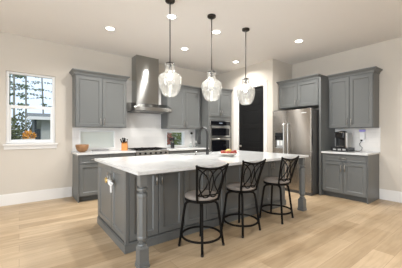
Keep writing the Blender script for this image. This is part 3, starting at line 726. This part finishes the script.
for x, y, hh, lab in ((3.64, 5.25, .15, 'clear pump bottle on countertop nearest the small clear window'), (3.80, 5.22, .17, 'clear pump bottle on countertop nearest the wall ovens')):
    r = thing('soap_bottle', lab, 'bottle', (x, y, .914), 0, 'soap bottles by the ovens')
    MB().lathe([(.003, 0), (.03, 0), (.033, .004), (.033, hh * .62), (.026, hh * .72), (.012, hh * .76), (.012, hh * .8)], 20).build('bottle', M['bottle_glass'], r, smooth=True)
    MB().lathe([(.014, hh * .78), (.014, hh * .86), (.004, hh * .87), (.004, hh * .97), (.010, hh * .98), (.010, hh * 1.02)], 12).tube([(0, 0, hh), (-.04, 0, hh)], .004, 6).build('pump', M['white_plastic'], r, smooth=True)
def outlet(loc, rz, label):
    r = thing('wall_outlet', label, 'outlet', loc, rz, 'white wall outlets')
    MB().box(-.036, .036, -.006, 0, -.058, .058, .002).build('cover_plate', M['white_plastic'], r)
    for z in (-.022, .022): MB().box(-.016, .016, -.0075, -.006, z - .014, z + .014).build('socket', M['white_plastic'], r)
    return r
outlet((3.80, YA - .008, 1.27), 0, 'white outlet on tiles beside the small clear window')
r = thing('power_plug', 'round black plug in the outlet beside wall ovens', 'plug', (3.80, YA - .0155, 1.292), 0)
o = MB().lathe([(.034, 0), (.036, .006), (.030, .03), (.018, .04)], 16).build('plug_body', M['black_plastic'], r, smooth=True); o.rotation_euler = (PI / 2, 0, 0)
MB().tube([(0, -.03, 0), (0, -.035, -.03), (.01, -.02, -.12), (.02, -.015, -.2), (.03, -.04, -.34), (.04, -.08, -.372)], .004, 6).build('cord', M['black_plastic'], r)
# right counter
outlet((XB - .008, 1.90, 1.165), -PI / 2, 'white outlet on tiles right of the coffee maker')
r = thing('plug_in_freshener', 'white plug in air freshener with lavender top', 'air freshener', (XB - .0158, 1.895, 1.18), -PI / 2)
MB().box(-.045, .045, -.055, 0, -.02, .135, .012).build('body', M['white_plastic'], r, smooth=False)
MB().box(-.050, .050, -.062, -.001, .135, .178, .010).build('lavender_top', M['lavender'], r)['label'] = 'lavender cap'
PD = thing('pod_drawer', 'black coffee pod drawer with silver front under the coffee maker', 'drawer', (5.22, 2.19, .914), -PI / 2)
MB().box(-.165, .165, .005, .32, .006, .072, .004).build('body', M['black_plastic'], PD)
MB().box(-.158, .158, -.002, .006, .012, .066).build('drawer_front', M['black_plastic'], PD, bevel=.002)
for q in (-.09, 0, .09): MB().box(q - .03, q + .03, -.005, -.002, .022, .052).build('window', M['grey_plastic'], PD)
for q in (-.14, .14):
    for p in (.03, .29): MB().cyl((q, p, 0), (q, p, .007), .012, 10).build('foot', M['black_plastic'], PD)
r = thing('coffee_maker', 'black single serve coffee maker with silver trim', 'coffee maker', (5.24, 2.19, .987), -PI / 2)
b = MB().box(-.105, .075, .16, .28, 0, .30, .012).box(-.105, .075, .02, .16, .20, .33, .016).box(-.105, .075, .02, .16, 0, .025, .006)
b.build('body', M['black_plastic'], r)
MB().box(.076, .125, .04, .28, .0, .31, .012).build('water_tank', M['nickel'], r)
MB().box(-.075, .045, .012, .02, .215, .30, .003).build('front_panel', M['black_glass'], r)
MB().ball((-.015, .15, .315), .085, (1.02, 1.5, .42), 18).build('lid', M['black_plastic'], r, smooth=True)
MB().tube([(-.095, .07, .29), (-.095, .0, .315), (-.015, -.02, .325), (.065, .0, .315), (.065, .07, .29)], .010, 10).build('lid_handle', M['steel'], r, smooth=True)
MB().box(-.085, .055, .03, .15, .025, .033).build('drip_tray', M['steel'], r)
MB().lathe([(.028, .17), (.034, .205)], 14, (-.015, .09, 0)).build('brew_head', M['black_plastic'], r)
MB().box(-.108, -.1055, .06, .27, .03, .28).build('side_trim', M['steel'], r)
co_ = lambda x, y, z: (x + .275, y + .358, z + .153)
wp = [(0, -.025, -.01), (.0, -.04, -.035), (-.03, -.035, -.07), (-.028, -.03, -.10), (.02, -.035, -.15), (.01, -.05, -.20), (-.02, -.06, -.2195), (-.07, -.045, -.2215), (-.10, -.02, -.2215), (-.17, -.012, -.215), (-.20, -.03, -.12), (-.20, -.06, -.11)]
wo = MB().tube([co_(*p) for p in wp], .0048, 8).build('power_cord', M['black_plastic'], r, smooth=True)
p0, p1 = co_(-.016, -.03, -.02), co_(.016, 0, .012)
MB().box(p0[0], p1[0], p0[1], p1[1], p0[2], p1[2], .004).build('plug', M['black_plastic'], wo)
# fruit plate
FP = Vector((2.665, 2.78, .914))
o = tag(MB().lathe([(.06, 0), (.062, .006), (.09, .012), (.145, .040), (.160, .050), (.158, .054), (.14, .046), (.09, .020), (.05, .014), (.003, .013)], 36).build('fruit_plate', M['ceramic'], smooth=True), 'shallow cream fruit dish on the island worktop', 'dish'); o.location = FP
ared = mat('apple_red', (0.32, 0.045, 0.03), .3, noise=.5, nscale=18); ayel = mat('lemon_yellow', (0.62, 0.42, 0.11), .4, noise=.1, nscale=18); aor = mat('apple_blush', (0.45, 0.15, 0.05), .3, noise=.4, nscale=14); stem = mat('stem_brown', (.08, .05, .02), .8, noise=.2)
def apple(p, m, r_, label, rz=0):
    r = thing('apple', label, 'apple', FP + Vector(p), rz, 'apples in the dish')
    MB().lathe([(.003, .14 * r_), (.35 * r_, .0), (.75 * r_, .28 * r_), (r_, .95 * r_), (.92 * r_, 1.45 * r_), (.55 * r_, 1.80 * r_), (.2 * r_, 1.72 * r_), (.003, 1.6 * r_)], 18).build('flesh', m, r, smooth=True)
    MB().tube([(0, 0, 1.6 * r_), (.004, 0, 2.0 * r_)], .0022, 6).build('stem', stem, r)
def lemon(p, label, rz):
    r = thing('lemon', label, 'lemon', FP + Vector(p), rz, 'lemons in the dish')
    q = MB().lathe([(.003, -.052), (.009, -.046), (.024, -.032), (.033, -.008), (.033, .008), (.024, .032), (.009, .046), (.003, .052)], 16).build('peel', ayel, r, smooth=True); q.rotation_euler = (0, PI / 2, 0)
ux, uy = Vector((.796, -.605, 0)), Vector((.605, .796, 0))
def pp(a, b, z): v = ux * a + uy * b; return (v.x, v.y, z)
apple(pp(-.095, -.025, .026), ared, .036, 'red apple at the hood side of the dish')
apple(pp(-.020, -.070, .020), ared, .036, 'red apple at the front middle of the dish')
apple(pp(.055, -.055, .020), ared, .036, 'red apple at front of dish, toward the black door')
apple(pp(.105, .02, .030), ared, .035, 'red apple at the edge of dish nearest the refrigerator')
apple(pp(-.055, .06, .022), aor, .035, 'orange blush apple at the back of the dish')
apple(pp(.04, .075, .024), aor, .035, 'orange blush apple behind the lemon')
lemon(pp(.0, .005, .082), 'yellow lemon resting on top of the apples', -.6)
